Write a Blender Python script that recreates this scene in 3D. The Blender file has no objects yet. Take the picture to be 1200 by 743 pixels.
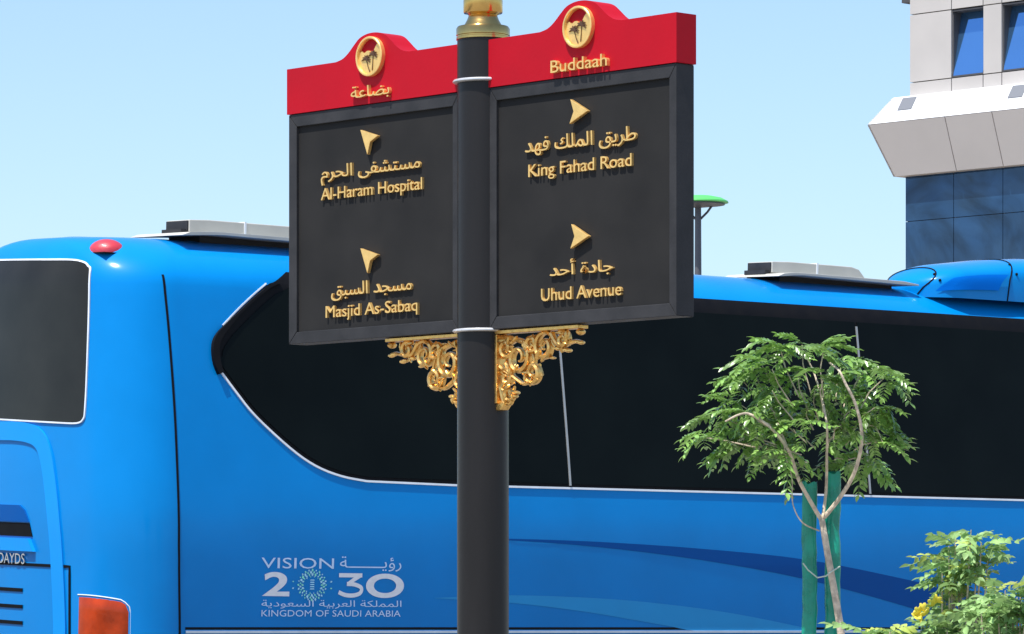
import bpy, bmesh, math, random
from math import sin, cos, pi, radians as R, sqrt, atan2
from mathutils import Vector, Matrix, Euler
from mathutils.bvhtree import BVHTree
from mathutils.geometry import tessellate_polygon
random.seed(7)
sc = bpy.context.scene
COL = sc.collection

# ------------------------------------------------------------------ camera
F, CX, HY, EYE = 5000.0, 600.0, 730.0, 1.10
W, H = 1200.0, 743.0
cd = bpy.data.cameras.new('camera'); cam = bpy.data.objects.new('camera', cd); COL.objects.link(cam)
cam.location = (0, 0, EYE); cam.rotation_euler = (R(90), 0, 0)
cd.sensor_fit = 'HORIZONTAL'; cd.sensor_width = 36; cd.lens = 36*F/W
cd.shift_x = 0; cd.shift_y = (HY-H/2)/W
cd.clip_start = .1; cd.clip_end = 5000
sc.camera = cam
# ------------------------------------------------------------------ light
SUN_EL, SUN_AZ = R(67), (-.68, -.733)       # azimuth = horizontal direction towards the sun
SKY_STRENGTH, SUN_STRENGTH = .135, 4.3
w = bpy.data.worlds.new('World'); sc.world = w; w.use_nodes = True
nt = w.node_tree; bg = nt.nodes['Background']
sky = nt.nodes.new('ShaderNodeTexSky'); sky.sky_type = 'NISHITA'; sky.sun_disc = False
sky.sun_elevation = SUN_EL; sky.sun_rotation = atan2(SUN_AZ[0], SUN_AZ[1])
sky.altitude = 600; sky.air_density = 1.0; sky.dust_density = 1.7; sky.ozone_density = 4.0
nt.links.new(sky.outputs[0], bg.inputs[0]); bg.inputs[1].default_value = SKY_STRENGTH
sd = bpy.data.lights.new('sun', 'SUN'); sun = bpy.data.objects.new('sun', sd); COL.objects.link(sun)
sd.energy = SUN_STRENGTH; sd.angle = R(.53); sd.color = (1, .96, .9)
sv = Vector((SUN_AZ[0]*cos(SUN_EL), SUN_AZ[1]*cos(SUN_EL), sin(SUN_EL)))
sun.rotation_euler = sv.to_track_quat('Z', 'Y').to_euler(); sun.location = sv*50
sc.view_settings.view_transform = 'Standard'; sc.view_settings.look = 'None'
sc.view_settings.exposure = .6; sc.view_settings.gamma = 1

# ------------------------------------------------------------------ materials
MATS = {}
def mat(name, col, rough=.5, metal=0, spec=.5, noise=0, nscale=8, bump=0, bscale=40, coat=0, trans=0, alpha=None, rand=0, coat_rough=.03, streak=False, coat_ior=1.5):
    if name in MATS: return MATS[name]
    m = bpy.data.materials.new(name); m.use_nodes = True; t = m.node_tree
    b = t.nodes['Principled BSDF']
    b.inputs['Base Color'].default_value = (*col, 1); b.inputs['Roughness'].default_value = rough
    b.inputs['Metallic'].default_value = metal; b.inputs['Specular IOR Level'].default_value = spec
    b.inputs['Coat Weight'].default_value = coat; b.inputs['Coat Roughness'].default_value = coat_rough; b.inputs['Coat IOR'].default_value = coat_ior
    src = None
    tc = t.nodes.new('ShaderNodeTexCoord')
    co = tc.outputs['Object']
    if streak:
        mp = t.nodes.new('ShaderNodeMapping'); mp.inputs['Scale'].default_value = (1, 1, .12)
        t.links.new(co, mp.inputs[0]); co = mp.outputs[0]
    if noise or rand:
        n = t.nodes.new('ShaderNodeTexNoise'); n.inputs['Scale'].default_value = nscale; n.inputs['Detail'].default_value = 6
        t.links.new(co, n.inputs['Vector'])
        hs = t.nodes.new('ShaderNodeHueSaturation'); hs.inputs['Color'].default_value = (*col, 1)
        mr = t.nodes.new('ShaderNodeMapRange'); mr.inputs['From Min'].default_value = .3; mr.inputs['From Max'].default_value = .7
        mr.inputs['To Min'].default_value = 1-noise; mr.inputs['To Max'].default_value = 1+noise
        t.links.new(n.outputs['Fac'], mr.inputs['Value'])
        val = mr.outputs[0]
        if rand:
            oi = t.nodes.new('ShaderNodeObjectInfo')
            m2 = t.nodes.new('ShaderNodeMapRange'); m2.inputs['To Min'].default_value = 1-rand; m2.inputs['To Max'].default_value = 1+rand
            t.links.new(oi.outputs['Random'], m2.inputs['Value'])
            mu = t.nodes.new('ShaderNodeMath'); mu.operation = 'MULTIPLY'
            t.links.new(val, mu.inputs[0]); t.links.new(m2.outputs[0], mu.inputs[1]); val = mu.outputs[0]
        t.links.new(val, hs.inputs['Value']); t.links.new(hs.outputs[0], b.inputs['Base Color'])
        rr = t.nodes.new('ShaderNodeMapRange'); rr.inputs['From Min'].default_value = .3; rr.inputs['From Max'].default_value = .7
        rr.inputs['To Min'].default_value = max(0, rough*.85); rr.inputs['To Max'].default_value = min(1, rough*1.2)
        t.links.new(n.outputs['Fac'], rr.inputs['Value']); t.links.new(rr.outputs[0], b.inputs['Roughness'])
    if bump:
        n2 = t.nodes.new('ShaderNodeTexNoise'); n2.inputs['Scale'].default_value = bscale; n2.inputs['Detail'].default_value = 3
        t.links.new(tc.outputs['Object'], n2.inputs['Vector'])
        bp = t.nodes.new('ShaderNodeBump'); bp.inputs['Strength'].default_value = bump; bp.inputs['Distance'].default_value = .01
        t.links.new(n2.outputs['Fac'], bp.inputs['Height']); t.links.new(bp.outputs[0], b.inputs['Normal'])
        if coat: t.links.new(bp.outputs[0], b.inputs['Coat Normal'])
    if trans:
        out = t.nodes['Material Output']; tr = t.nodes.new('ShaderNodeBsdfTranslucent')
        tr.inputs['Color'].default_value = (*[min(1, c*1.5) for c in col], 1)
        mx = t.nodes.new('ShaderNodeMixShader'); mx.inputs[0].default_value = trans
        t.links.new(b.outputs[0], mx.inputs[1]); t.links.new(tr.outputs[0], mx.inputs[2]); t.links.new(mx.outputs[0], out.inputs[0])
    MATS[name] = m; return m

PAINT = mat('bus_blue_paint', (.0002, .21, .57), .42, 0, .04, .07, 1.6, .012, 3, coat=1.0, coat_rough=.15, coat_ior=1.23)
PAINT_NAVY = mat('bus_navy_vinyl', (.0002, .075, .30), .4, 0, .1, .03, 4)
PAINT_CYAN = mat('bus_light_blue_vinyl', (.03, .30, .62), .4, 0, .1, .03, 4)
PAINT_TRIM = mat('bus_moulding_paint', (.003, .27, .74), .4, 0, .15, .03, 4, coat=.12)
PAINT_SHADED = mat('bus_blue_shaded', (.0003, .15, .62), .6, 0, .04, .03, 4)  # bus blue for the recessed cover panel, its weaker light put into the colour
GLASS = mat('tinted_coach_glass', (.004, .006, .0055), .04, 0, .07, .25, 1.5, .01, 1.2)
GLASS_REAR = mat('rear_coach_glass', (.022, .022, .019), .06, 0, .16, .25, 2, .012, 1.4)
BLACK = mat('black_rubber', (.006, .006, .007), .55, 0, .1, .15, 10)
WHITE = mat('white_edging', (.72, .76, .8), .45, 0, .4, .08, 9)
SILVER = mat('silver_strip', (.42, .42, .4), .4, .5, .5, .08, 9)
LOGO = mat('pale_vinyl_print', (.62, .76, .95), .5, 0, .3, .06, 30)
LOGO2 = mat('sand_vinyl_print', (.86, .84, .84), .5, 0, .3, .06, 30)
LOGO_G = mat('green_vinyl_print', (.30, .85, .62), .5, 0, .3, .1, 30)
LOGO_B = mat('cyan_vinyl_print', (.45, .80, .90), .5, 0, .3, .1, 30)
CHROME = mat('badge_chrome', (.7, .7, .7), .25, 1, .5)
AMBER = mat('red_orange_lens', (.38, .036, .003), .3, 0, .2, .35, 7, .12, 30, coat=.25)
REDLENS = mat('red_lens', (.50, .03, .045), .4, 0, .5, .1, 20, .2, 90, coat=.5)
ACWHITE = mat('roof_unit_plastic', (.50, .49, .44), .6, 0, .3, .08, 5)
ACDARK = mat('roof_unit_grille', (.03, .03, .032), .7, 0, .3, .2, 14)
RED = mat('sign_red_paint', (.42, .005, .015), .45, 0, .12, .06, 5, .05, 60)
CHAR = mat('sign_frame_charcoal', (.035, .035, .037), .5, 0, .15, .22, 9, .06, 90)
FACE = mat('sign_face_grey', (.024, .0235, .023), .62, 0, .08, .18, 4, .03, 200)
POLE = mat('pole_black_enamel', (.016, .0145, .0145), .36, 0, .25, .25, 6, .05, 50, streak=True)
GOLD = mat('gold_letter_metal', (.95, .60, .20), .34, .6, .5, .12, 30, .05, 120)
BRASS = mat('polished_brass', (.58, .37, .12), .17, 1, .5, .3, 9)
GILT = mat('gilded_iron', (.80, .49, .15), .28, .85, .5, .25, 40, .10, 90)
STEEL = mat('collar_steel', (.62, .63, .65), .3, .35, .5, .05, 30)
DARKCUT = mat('emblem_recess', (.08, .035, .012), .6)
CLAD = mat('cladding_aluminium', (.47, .44, .41), .5, 0, .35, .05, .8, rand=.03)
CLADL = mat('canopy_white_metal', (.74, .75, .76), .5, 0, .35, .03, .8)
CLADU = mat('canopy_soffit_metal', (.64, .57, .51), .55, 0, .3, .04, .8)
JOINT = mat('joint_dark', (.06, .06, .065), .8)
WINGLASS = mat('tower_window_glass', (.15, .36, .68), .06, .85, .6, .04, .5, .02, .8)
CURTAIN = mat('curtain_wall_glass', (.018, .055, .12), .05, .3, .5, .5, .5, .9, .22)
_n = [n for n in CURTAIN.node_tree.nodes if n.type == 'TEX_NOISE'][0]; _n.inputs['Distortion'].default_value = 2.5  # distorted colour noise paints wavy reflections into the glass tint
CURTAIN.node_tree.nodes['Bump'].inputs['Distance'].default_value = .16
GUARD = mat('green_plastic_sleeve', (.003, .32, .21), .28, 0, .6, .35, 9, .7, 14, trans=.12)
BARK = mat('pale_bark', (.60, .50, .38), .8, 0, .2, .35, 30, .5, 60)
LEAF = mat('leaf_green', (.19, .34, .075), .27, 0, 1.0, .35, 18, trans=.25, rand=.45)
LEAF2 = mat('leaf_light_green', (.23, .37, .13), .45, 0, .45, .35, 18, trans=.3, rand=.4)
LEAF3 = mat('leaf_yellow_green', (.40, .48, .12), .45, 0, .45, .35, 18, trans=.3, rand=.3)
PETAL = mat('yellow_petal', (.88, .74, .10), .5, 0, .3, .1, 20, trans=.2)
TIE = mat('plastic_tie', (.55, .6, .5), .5)
LAMPG = mat('lamp_green_paint', (.10, .50, .12), .4, 0, .4, .05, 4)
LAMPD = mat('lamp_grey_metal', (.12, .12, .13), .5, .3, .4, .05, 4)
ASPH = mat('asphalt', (.06, .06, .062), .9, 0, .2, .2, 3, .4, 120)
PAVE = mat('paving_beige', (.26, .24, .21), .85, 0, .2, .1, 1.5, .3, 60)
KERB = mat('kerb_concrete', (.4, .39, .37), .85, 0, .2, .12, 4, .3, 60)
SOIL = mat('soil', (.12, .085, .055), .95, 0, .1, .3, 6, .8, 30)
TYRE = mat('tyre_rubber', (.02, .02, .02), .8)
RIM = mat('wheel_rim', (.5, .5, .5), .35, .8)

# ------------------------------------------------------------------ object helpers
def tag(o, label=None, cat=None, group=None, kind=None):
    if label: o['label'] = label
    if cat: o['category'] = cat
    if group: o['group'] = group
    if kind: o['kind'] = kind
    return o
def empty(name, label, cat, loc=(0, 0, 0), rot=(0, 0, 0), group=None):
    o = bpy.data.objects.new(name, None); COL.objects.link(o); o.location = loc; o.rotation_euler = rot
    o.empty_display_size = .1
    return tag(o, label, cat, group)
class MB:
    def __init__(s): s.v = []; s.f = []; s.m = []
    def add(s, vs, fs, mi=0):
        k = len(s.v); s.v += [tuple(v) for v in vs]; s.f += [tuple(i+k for i in f) for f in fs]; s.m += [mi]*len(fs); return s
    def box(s, x0, x1, y0, y1, z0, z1, mi=0):
        return s.add([(x0,y0,z0),(x1,y0,z0),(x1,y1,z0),(x0,y1,z0),(x0,y0,z1),(x1,y0,z1),(x1,y1,z1),(x0,y1,z1)],
                     [(0,3,2,1),(4,5,6,7),(0,1,5,4),(1,2,6,5),(2,3,7,6),(3,0,4,7)], mi)
    def prism(s, poly, y0, y1, mi=0, ax='xz'):          # poly in (a,b); extruded along the third axis from y0 to y1
        n = len(poly)
        P = (lambda a, b, y: (a, y, b)) if ax == 'xz' else ((lambda a, b, y: (y, a, b)) if ax == 'yz' else (lambda a, b, y: (a, b, y)))
        vs = [P(a, b, y0) for a, b in poly]+[P(a, b, y1) for a, b in poly]
        tr = tessellate_polygon([[Vector((a, b, 0)) for a, b in poly]])
        fs = [tuple(t) for t in tr]+[tuple(i+n for i in reversed(t)) for t in tr]
        fs += [(i, (i+1) % n, (i+1) % n+n, i+n) for i in range(n)]
        return s.add(vs, fs, mi)
    def tube(s, pts, rads, n=8, mi=0, flat=None, cap=True):
        pts = [Vector(p) for p in pts]
        if not hasattr(rads, '__len__'): rads = [rads]*len(pts)
        rings = []; up = Vector((0, 0, 1)); prev = None
        for i, p in enumerate(pts):
            d = (pts[min(i+1, len(pts)-1)]-pts[max(i-1, 0)]).normalized()
            a = prev if prev is not None else (Vector((0, 1, 0)) if abs(d.y) < .9 else Vector((1, 0, 0)))
            a = (a-d*a.dot(d)).normalized(); b = d.cross(a); prev = a
            fl = flat or 1
            rings.append([p+(a*cos(2*pi*k/n)*fl+b*sin(2*pi*k/n))*rads[i] for k in range(n)])
        vs = [v for r in rings for v in r]; fs = []
        for i in range(len(pts)-1):
            for k in range(n):
                fs.append((i*n+k, i*n+(k+1) % n, (i+1)*n+(k+1) % n, (i+1)*n+k))
        if cap: fs += [tuple(reversed(range(n))), tuple(range((len(pts)-1)*n, len(pts)*n))]
        return s.add(vs, fs, mi)
    def lathe(s, prof, c=(0, 0, 0), n=32, mi=0):        # prof (r,z)
        vs = []; fs = []
        for r, z in prof: vs += [(c[0]+r*cos(2*pi*k/n), c[1]+r*sin(2*pi*k/n), c[2]+z) for k in range(n)]
        for i in range(len(prof)-1):
            for k in range(n): fs.append((i*n+k, i*n+(k+1) % n, (i+1)*n+(k+1) % n, (i+1)*n+k))
        fs += [tuple(reversed(range(n))), tuple(range((len(prof)-1)*n, len(prof)*n))]
        return s.add(vs, fs, mi)
    def ball(s, c, r, sx=1, sy=1, sz=1, mi=0, rot=None, n=10):
        vs = []; fs = []; m = n//2+1
        for i in range(m+1):
            th = pi*i/m
            for k in range(n):
                p = Vector((sin(th)*cos(2*pi*k/n)*sx, sin(th)*sin(2*pi*k/n)*sy, cos(th)*sz))*r
                if rot: p = rot @ p
                vs.append(Vector(c)+p)
        for i in range(m):
            for k in range(n): fs.append((i*n+k, (i+1)*n+k, (i+1)*n+(k+1) % n, i*n+(k+1) % n))
        return s.add(vs, fs, mi)
    def build(s, name, mats, parent=None, smooth=False, bevel=0, weld=False, loc=None, recalc=True):
        if not isinstance(mats, (list, tuple)): mats = [mats]
        me = bpy.data.meshes.new(name); me.from_pydata(s.v, [], s.f)
        for m in mats: me.materials.append(m)
        me.polygons.foreach_set('material_index', s.m)
        bm = bmesh.new(); bm.from_mesh(me)
        if weld: bmesh.ops.remove_doubles(bm, verts=bm.verts, dist=1e-5)
        if recalc: bmesh.ops.recalc_face_normals(bm, faces=bm.faces)
        if bevel:
            es = [e for e in bm.edges if len(e.link_faces) == 2 and e.calc_face_angle(0) > .5]
            bmesh.ops.bevel(bm, geom=es, offset=bevel, segments=2, affect='EDGES', profile=.6, clamp_overlap=True)
        bm.to_mesh(me); bm.free()
        if smooth:
            me.polygons.foreach_set('use_smooth', [True]*len(me.polygons))
            if smooth != 'all': me.set_sharp_from_angle(angle=R(38))
        me.update()
        o = bpy.data.objects.new(name, me); COL.objects.link(o)
        if parent is not None: o.parent = parent
        if loc is not None: o.location = loc
        return o
def copy_obj(o, parent=None):
    c = o.copy(); COL.objects.link(c); c.parent = parent; return c

# ------------------------------------------------------------------ text
FORMS={'ا':'ﺍﺎ','ب':'ﺏﺐﺑﺒ','ة':'ﺓﺔ','ت':'ﺕﺖﺗﺘ','ج':'ﺝﺞﺟﺠ','ح':'ﺡﺢﺣﺤ','د':'ﺩﺪ','ر':'ﺭﺮ','س':'ﺱﺲﺳﺴ','ش':'ﺵﺶﺷﺸ',
'ض':'ﺽﺾﺿﻀ','ط':'ﻁﻂﻃﻄ','ع':'ﻉﻊﻋﻌ','ف':'ﻑﻒﻓﻔ','ق':'ﻕﻖﻗﻘ','ك':'ﻙﻚﻛﻜ','ل':'ﻝﻞﻟﻠ','م':'ﻡﻢﻣﻤ','ن':'ﻥﻦﻧﻨ',
'ه':'ﻩﻪﻫﻬ','و':'ﻭﻮ','ي':'ﻱﻲﻳﻴ','ى':'ﻯﻰ','أ':'ﺃﺄ','ؤ':'ﺅﺆ','ـ':'ـــــ'}
def shape(s):
    out = []
    for i, c in enumerate(s):
        if c not in FORMS: out.append(c); continue
        f = FORMS[c]
        prev = i > 0 and s[i-1] in FORMS and len(FORMS[s[i-1]]) >= 4
        nxt = i+1 < len(s) and s[i+1] in FORMS and len(f) >= 4
        out.append(f[(3 if nxt else 1) if prev else (2 if nxt else 0)])
    return ''.join(reversed(out))
def area(p): return sum(p[i][0]*p[(i+1) % len(p)][1]-p[(i+1) % len(p)][0]*p[i][1] for i in range(len(p)))/2
def inside(pt, p):
    r = False
    for i in range(len(p)):
        a, b = p[i], p[(i+1) % len(p)]
        if (a[1] > pt[1]) != (b[1] > pt[1]) and pt[0] < (b[0]-a[0])*(pt[1]-a[1])/(b[1]-a[1])+a[0]: r = not r
    return r
def text_loops(s, bold=0, res=3):
    c = bpy.data.curves.new('text', 'FONT'); c.body = shape(s) if any(ch in FORMS for ch in s) else s
    c.size = 1; c.offset = bold; c.resolution_u = res; c.fill_mode = 'NONE'
    o = bpy.data.objects.new('text', c); COL.objects.link(o)
    dg = bpy.context.evaluated_depsgraph_get(); e = o.evaluated_get(dg); me = e.to_mesh()
    nb = {}
    for ed in me.edges:
        a, b = ed.vertices; nb.setdefault(a, []).append(b); nb.setdefault(b, []).append(a)
    co = [(v.co.x, v.co.y) for v in me.vertices]; seen = set(); loops = []
    for st in nb:
        if st in seen: continue
        lp = [st]; seen.add(st); cur = st
        while True:
            nx = [q for q in nb[cur] if q not in seen]
            if not nx: break
            cur = nx[0]; seen.add(cur); lp.append(cur)
        if len(lp) > 2: loops.append((min(lp), [co[i] for i in lp], lp))
    # orient every loop by its vertex index order
    res_ = []
    for _, p, ids in loops:
        if sum(1 for i in range(len(ids)-1) if ids[i+1] < ids[i]) > len(ids)/2: p = p[::-1]
        res_.append(p)
    e.to_mesh_clear(); bpy.data.objects.remove(o); bpy.data.curves.remove(c)
    return res_
def fatten(l, d, sg):
    l = [p for i, p in enumerate(l) if math.hypot(p[0]-l[i-1][0], p[1]-l[i-1][1]) > .012]
    n = len(l); out = []
    for i in range(n):
        a, p, b = l[i-1], l[i], l[(i+1) % n]
        v1 = (p[0]-a[0], p[1]-a[1]); v2 = (b[0]-p[0], b[1]-p[1]); k1 = math.hypot(*v1) or 1e-9; k2 = math.hypot(*v2) or 1e-9
        n1 = (v1[1]/k1, -v1[0]/k1); n2 = (v2[1]/k2, -v2[0]/k2)
        m = (n1[0]+n2[0], n1[1]+n2[1]); q = m[0]**2+m[1]**2
        f = min(2/max(q, .3), 2.5) if q > 1e-6 else 0
        out.append((p[0]+m[0]*f*d*sg, p[1]+m[1]*f*d*sg))
    return out
def text_mb(mb, s, x0, x1, zc, hgt, ymap, depth, bold=0, mi=0, map3=None, fat=0):
    """letters fitted into [x0,x1] x hgt centred on zc; front faces at y=ymap-depth, backs at ymap"""
    loops = text_loops(s, bold, 10 if fat else 3)
    if fat:
        sg0 = 1 if area(max(loops, key=lambda l: abs(area(l)))) > 0 else -1
        loops = [fatten(l, fat, sg0) for l in loops]
    xs = [p[0] for l in loops for p in l]; zs = [p[1] for l in loops for p in l]
    ax, bx, az, bz = min(xs), max(xs), min(zs), max(zs)
    T = lambda p: (x0+(p[0]-ax)/(bx-ax)*(x1-x0), zc+((p[1]-az)/(bz-az)-.5)*hgt)
    loops = [[T(p) for p in l] for l in loops]
    big = max(loops, key=lambda l: abs(area(l))); sg = area(big) > 0
    outs = [l for l in loops if (area(l) > 0) == sg]; holes = [l for l in loops if (area(l) > 0) != sg]
    own = {i: [] for i in range(len(outs))}
    for h in holes:
        c = [i for i, o in enumerate(outs) if all(inside(h[k], o) for k in (0, len(h)//3, 2*len(h)//3))]
        if c: own[min(c, key=lambda i: abs(area(outs[i])))].append(h)
    for i, o in enumerate(outs):
        dd = depth+(i % 4)*.00012
        polys = [o]+own[i]; flatp = [p for l in polys for p in l]; n = len(flatp)
        tr = tessellate_polygon([[Vector((p[0], p[1], 0)) for p in l] for l in polys])
        P = [(p[0], ymap-dd, p[1]) for p in flatp]+[(p[0], ymap, p[1]) for p in flatp]
        if map3: P = [map3(*p) for p in P]
        fs = [tuple(t) for t in tr]; k = 0
        if depth > .003:
            for l in polys:
                m_ = len(l); fs += [(k+j, k+(j+1) % m_, k+(j+1) % m_+n, k+j+n) for j in range(m_)]; k += m_
        mb.add(P, fs, mi)
    return mb

# ------------------------------------------------------------------ frames: picture measurements -> places
def world(px, py, Y): return Vector(((px-CX)/F*Y, Y, EYE+(HY-py)/F*Y))
class Frame:      # an upright plane: local +x to the right, local -y faces the viewer side
    def __init__(s, px, Y, ang):        # local +x = (cos ang, -sin ang)
        s.X = (px-CX)/F*Y; s.Y = Y; s.a = ang; s.c = cos(ang); s.s = sin(ang)
    def xz(s, px, py, y=0):
        k = (px-CX)/F
        x = (k*(s.Y+y*s.c)-s.X-y*s.s)/(s.c+k*s.s)
        Yw = s.Y-x*s.s+y*s.c
        return x, EYE+(HY-py)/F*Yw
    def place(s, o, z=0): o.location = (s.X, s.Y, z); o.rotation_euler = (0, 0, -s.a)

# ------------------------------------------------------------------ ground (falls gently along the street)
PHI = R(38.5); PITCH = .0008; ROLL = .040
BUS_RC = Vector(((146-CX)/F*26.1, 26.1, 0))      # ground below the virtual rear corner of the bus
DIR = Vector((cos(PHI), sin(PHI), 0)); NRM = Vector((sin(PHI), -cos(PHI), 0))
def gz(x, y): return -PITCH*((Vector((x, y, 0))-BUS_RC).dot(DIR))
def sheet(name, a0, a1, b0, b1, dz, m, kind='structure', na=1, th=0):   # a along the street, b outward from the bus side
    mb = MB()
    P = []
    for a, b in ((a0, b0), (a1, b0), (a1, b1), (a0, b1)):
        p = BUS_RC+DIR*a+NRM*b; P.append((p.x, p.y, gz(p.x, p.y)+dz))
    if th: P += [(x, y, z-th) for x, y, z in P]; mb.add(P, [(0,1,2,3),(4,7,6,5),(0,4,5,1),(1,5,6,2),(2,6,7,3),(3,7,4,0)])
    else: mb.add(P, [(0, 1, 2, 3)])
    o = mb.build(name, m); return tag(o, kind=kind)
sheet('ground', -1500, 1500, -1500, 1500, -.02, PAVE)
rb = MB(); P = []
for a in (-60, 60):
    for b, dz in ((-9, -.02), (-8.9, .29), (0, 0), (1.6, -.004)):
        p = BUS_RC+DIR*a+NRM*b; P.append((p.x, p.y, gz(p.x, p.y)+dz))
rb.add(P, [(0, 1, 5, 4), (1, 2, 6, 5), (2, 3, 7, 6)]); tag(rb.build('road', ASPH), kind='structure')
sheet('pavement', -60, 60, 1.76, 22, .13, PAVE, th=.14)
sheet('kerb', -60, 60, 1.6, 1.76, .14, KERB, th=.16)

# ================================================================== WAYFINDING SIGN
SF = Frame(566, 16.0, R(47))
sg = empty('wayfinding_sign', 'black and red two-panel wayfinding sign on a black pole with gilded brackets', 'sign post')
SX, SY = SF.X, SF.Y; SZ = gz(SX, SY)+.13
SF.place(sg, SZ)
def S(px, py, y=0):
    x, z = SF.xz(px, py, y); return x, z-SZ
FY = -.045
PR = .097
# pole
zc1 = S(566, 388)[1]; zc2 = S(566, 96)[1]; ztop = S(566, 47)[1]
MB().lathe([(PR, .02), (PR, ztop)], n=48).build('pole', POLE, sg, 'all' and True)
MB().lathe([(.17, 0), (.17, .03), (.15, .05), (.13, .06), (.125, .30), (.115, .33), (PR+.004, .36)], n=48).build('pole_base', POLE, sg, True)
for zc in (zc1, zc2):
    MB().lathe([(PR-.002, -.007), (PR+.012, -.0065), (PR+.017, -.003), (PR+.017, .001), (PR+.013, .005), (PR-.002, .007)], (0, 0, zc), 48).build('collar', STEEL, sg, True)
fin = MB().lathe([(PR+.001, -.002), (.101, 0), (.101, .008), (.097, .010), (.097, .014), (.101, .016), (.101, .041), (.096, .049), (.072, .050), (.071, .055), (.060, .075), (.054, .092), (.060, .098), (.072, .100),
   (.074, .104), (.074, .148), (.070, .152), (.045, .154), (.040, .2), (.055, .24), (.062, .29), (.05, .34), (.02, .38), (.012, .42), (.004, .47)], (0, 0, ztop), 48).build('finial', BRASS, sg, True)

zt_l = S(337, 82, FY)[1]; zt_r = S(792, 14, FY)[1]; ztp = (zt_l+zt_r)/2
zb = (S(338, 404.5, FY)[1]+S(793, 369, FY)[1])/2
zh = (S(338, 134, FY)[1]+S(792, 75, FY)[1])/2
print('sign z', zt_l, zt_r, S(338,404.5,FY)[1], S(793,369,FY)[1], S(338,134,FY)[1], S(792,75,FY)[1])
xl = S(338.5, 200, FY)[0]; xr = S(792.5, 200, FY)[0]
print('sign x', xl, xr)
PT = [('left', xl, -.085), ('right', .085, xr)]
def bez(pts, n=10):     # smooth curve through points (Catmull-Rom)
    out = []
    for i in range(len(pts)-1):
        p0, p1, p2, p3 = pts[max(i-1, 0)], pts[i], pts[i+1], pts[min(i+2, len(pts)-1)]
        for k in range(n):
            t = k/n
            out.append(tuple(.5*((2*p1[j])+(-p0[j]+p2[j])*t+(2*p0[j]-5*p1[j]+4*p2[j]-p3[j])*t*t+(-p0[j]+3*p1[j]-3*p2[j]+p3[j])*t**3) for j in range(len(p1))))
    out.append(tuple(pts[-1])); return out
def arrow(parent, cx, cz, s, ang):
    # a bird-like arrow head: tip, two barbs and a notch, with a bevelled ridge
    base = [(.55, 0), (-.42, .46), (-.22, 0), (-.42, -.46)]
    rot = [(cx+s*(a*cos(ang)-b*sin(ang)), cz+s*(a*sin(ang)+b*cos(ang))) for a, b in base]
    y0 = FY+.012
    return MB().prism(rot, y0-.020, y0-.004).build('arrow', GOLD, parent, bevel=.002)
def emblem(parent, cx, cz, r):
    n = 48; mb = MB(); yb = FY-.004; yf = yb-.020
    ring = lambda rr, y: [(cx+rr*cos(2*pi*k/n), y, cz+rr*sin(2*pi*k/n)) for k in range(n)]
    prof = [(r, yb), (r, yf+.002), (r-.002, yf), (r*.90, yf), (r*.88, yf+.002), (r*.88, yb)]
    vs = []; fs = []
    for rr, y in prof: vs += ring(rr, y)
    for i in range(len(prof)-1):
        for k in range(n): fs.append((i*n+k, i*n+(k+1) % n, (i+1)*n+(k+1) % n, (i+1)*n+k))
    mb.add(vs, fs)
    rim = mb.build('emblem', GOLD, parent, True)
    # relief plate: everything below a stepped skyline
    q = r*.89; sky_ = [(-.86, .30), (-.72, .36), (-.60, .24), (-.45, .26), (-.30, .34), (-.12, .34), (0, .22), (.06, .10), (.14, .06), (.30, .34), (.48, .58), (.62, .70), (.70, .66)]
    pts = []
    a0, a1 = atan2(.68, .72), atan2(.32, -.92)+0
    lower = [(cos(a1+(2*pi+a0-a1)*k/30)*.995, sin(a1+(2*pi+a0-a1)*k/30)*.995) for k in range(31)]
    poly = lower+[p for p in reversed(sky_)]
    poly = [(cx+a*q, cz+b*q) for a, b in poly]
    MB().prism(poly, yb-.010, yb+.002).build('relief', GOLD, parent, bevel=.0008)
    pm = MB()
    for (ox, oz, s) in ((-.32, -.16, .42), (.26, .06, .42)):
        for k in range(7):
            a = pi*(k-.9)/5.2
            e = (cx+q*(ox+cos(a)*s*.95), yb-.0125, cz+q*(oz+sin(a)*s*.7-.06*abs(cos(a))))
            m_ = (cx+q*(ox+cos(a)*s*.5), yb-.0125, cz+q*(oz+sin(a)*s*.40+.03))
            pm.tube([(cx+q*ox, yb-.012, cz+q*oz), m_, e], [.0036, .0034, .0010], 5)
        pm.tube([(cx+q*ox, yb-.0115, cz+q*oz), (cx+q*(ox*.7+.05), yb-.0115, cz+q*(oz-.4)), (cx+q*(ox*.35+.1), yb-.0115, cz+q*(oz*.3-.82))], [.0014, .0015, .002], 5)
    pm.build('palm_relief', DARKCUT, parent, True)
def lettering(parent, txt, px0, px1, pyc, hpx, yb, depth=.016, bold=.018, m=GOLD):
    a, z0 = S(px0, pyc, yb-depth); b, _ = S(px1, pyc, yb-depth); _, zc = S((px0+px1)/2, pyc, yb-depth)
    Yw = SF.Y-(a+b)/2*SF.s
    mb = MB(); text_mb(mb, txt, a, b, zc, hpx*Yw/F, yb, depth, bold)
    return mb.build('lettering', m, parent)

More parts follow.
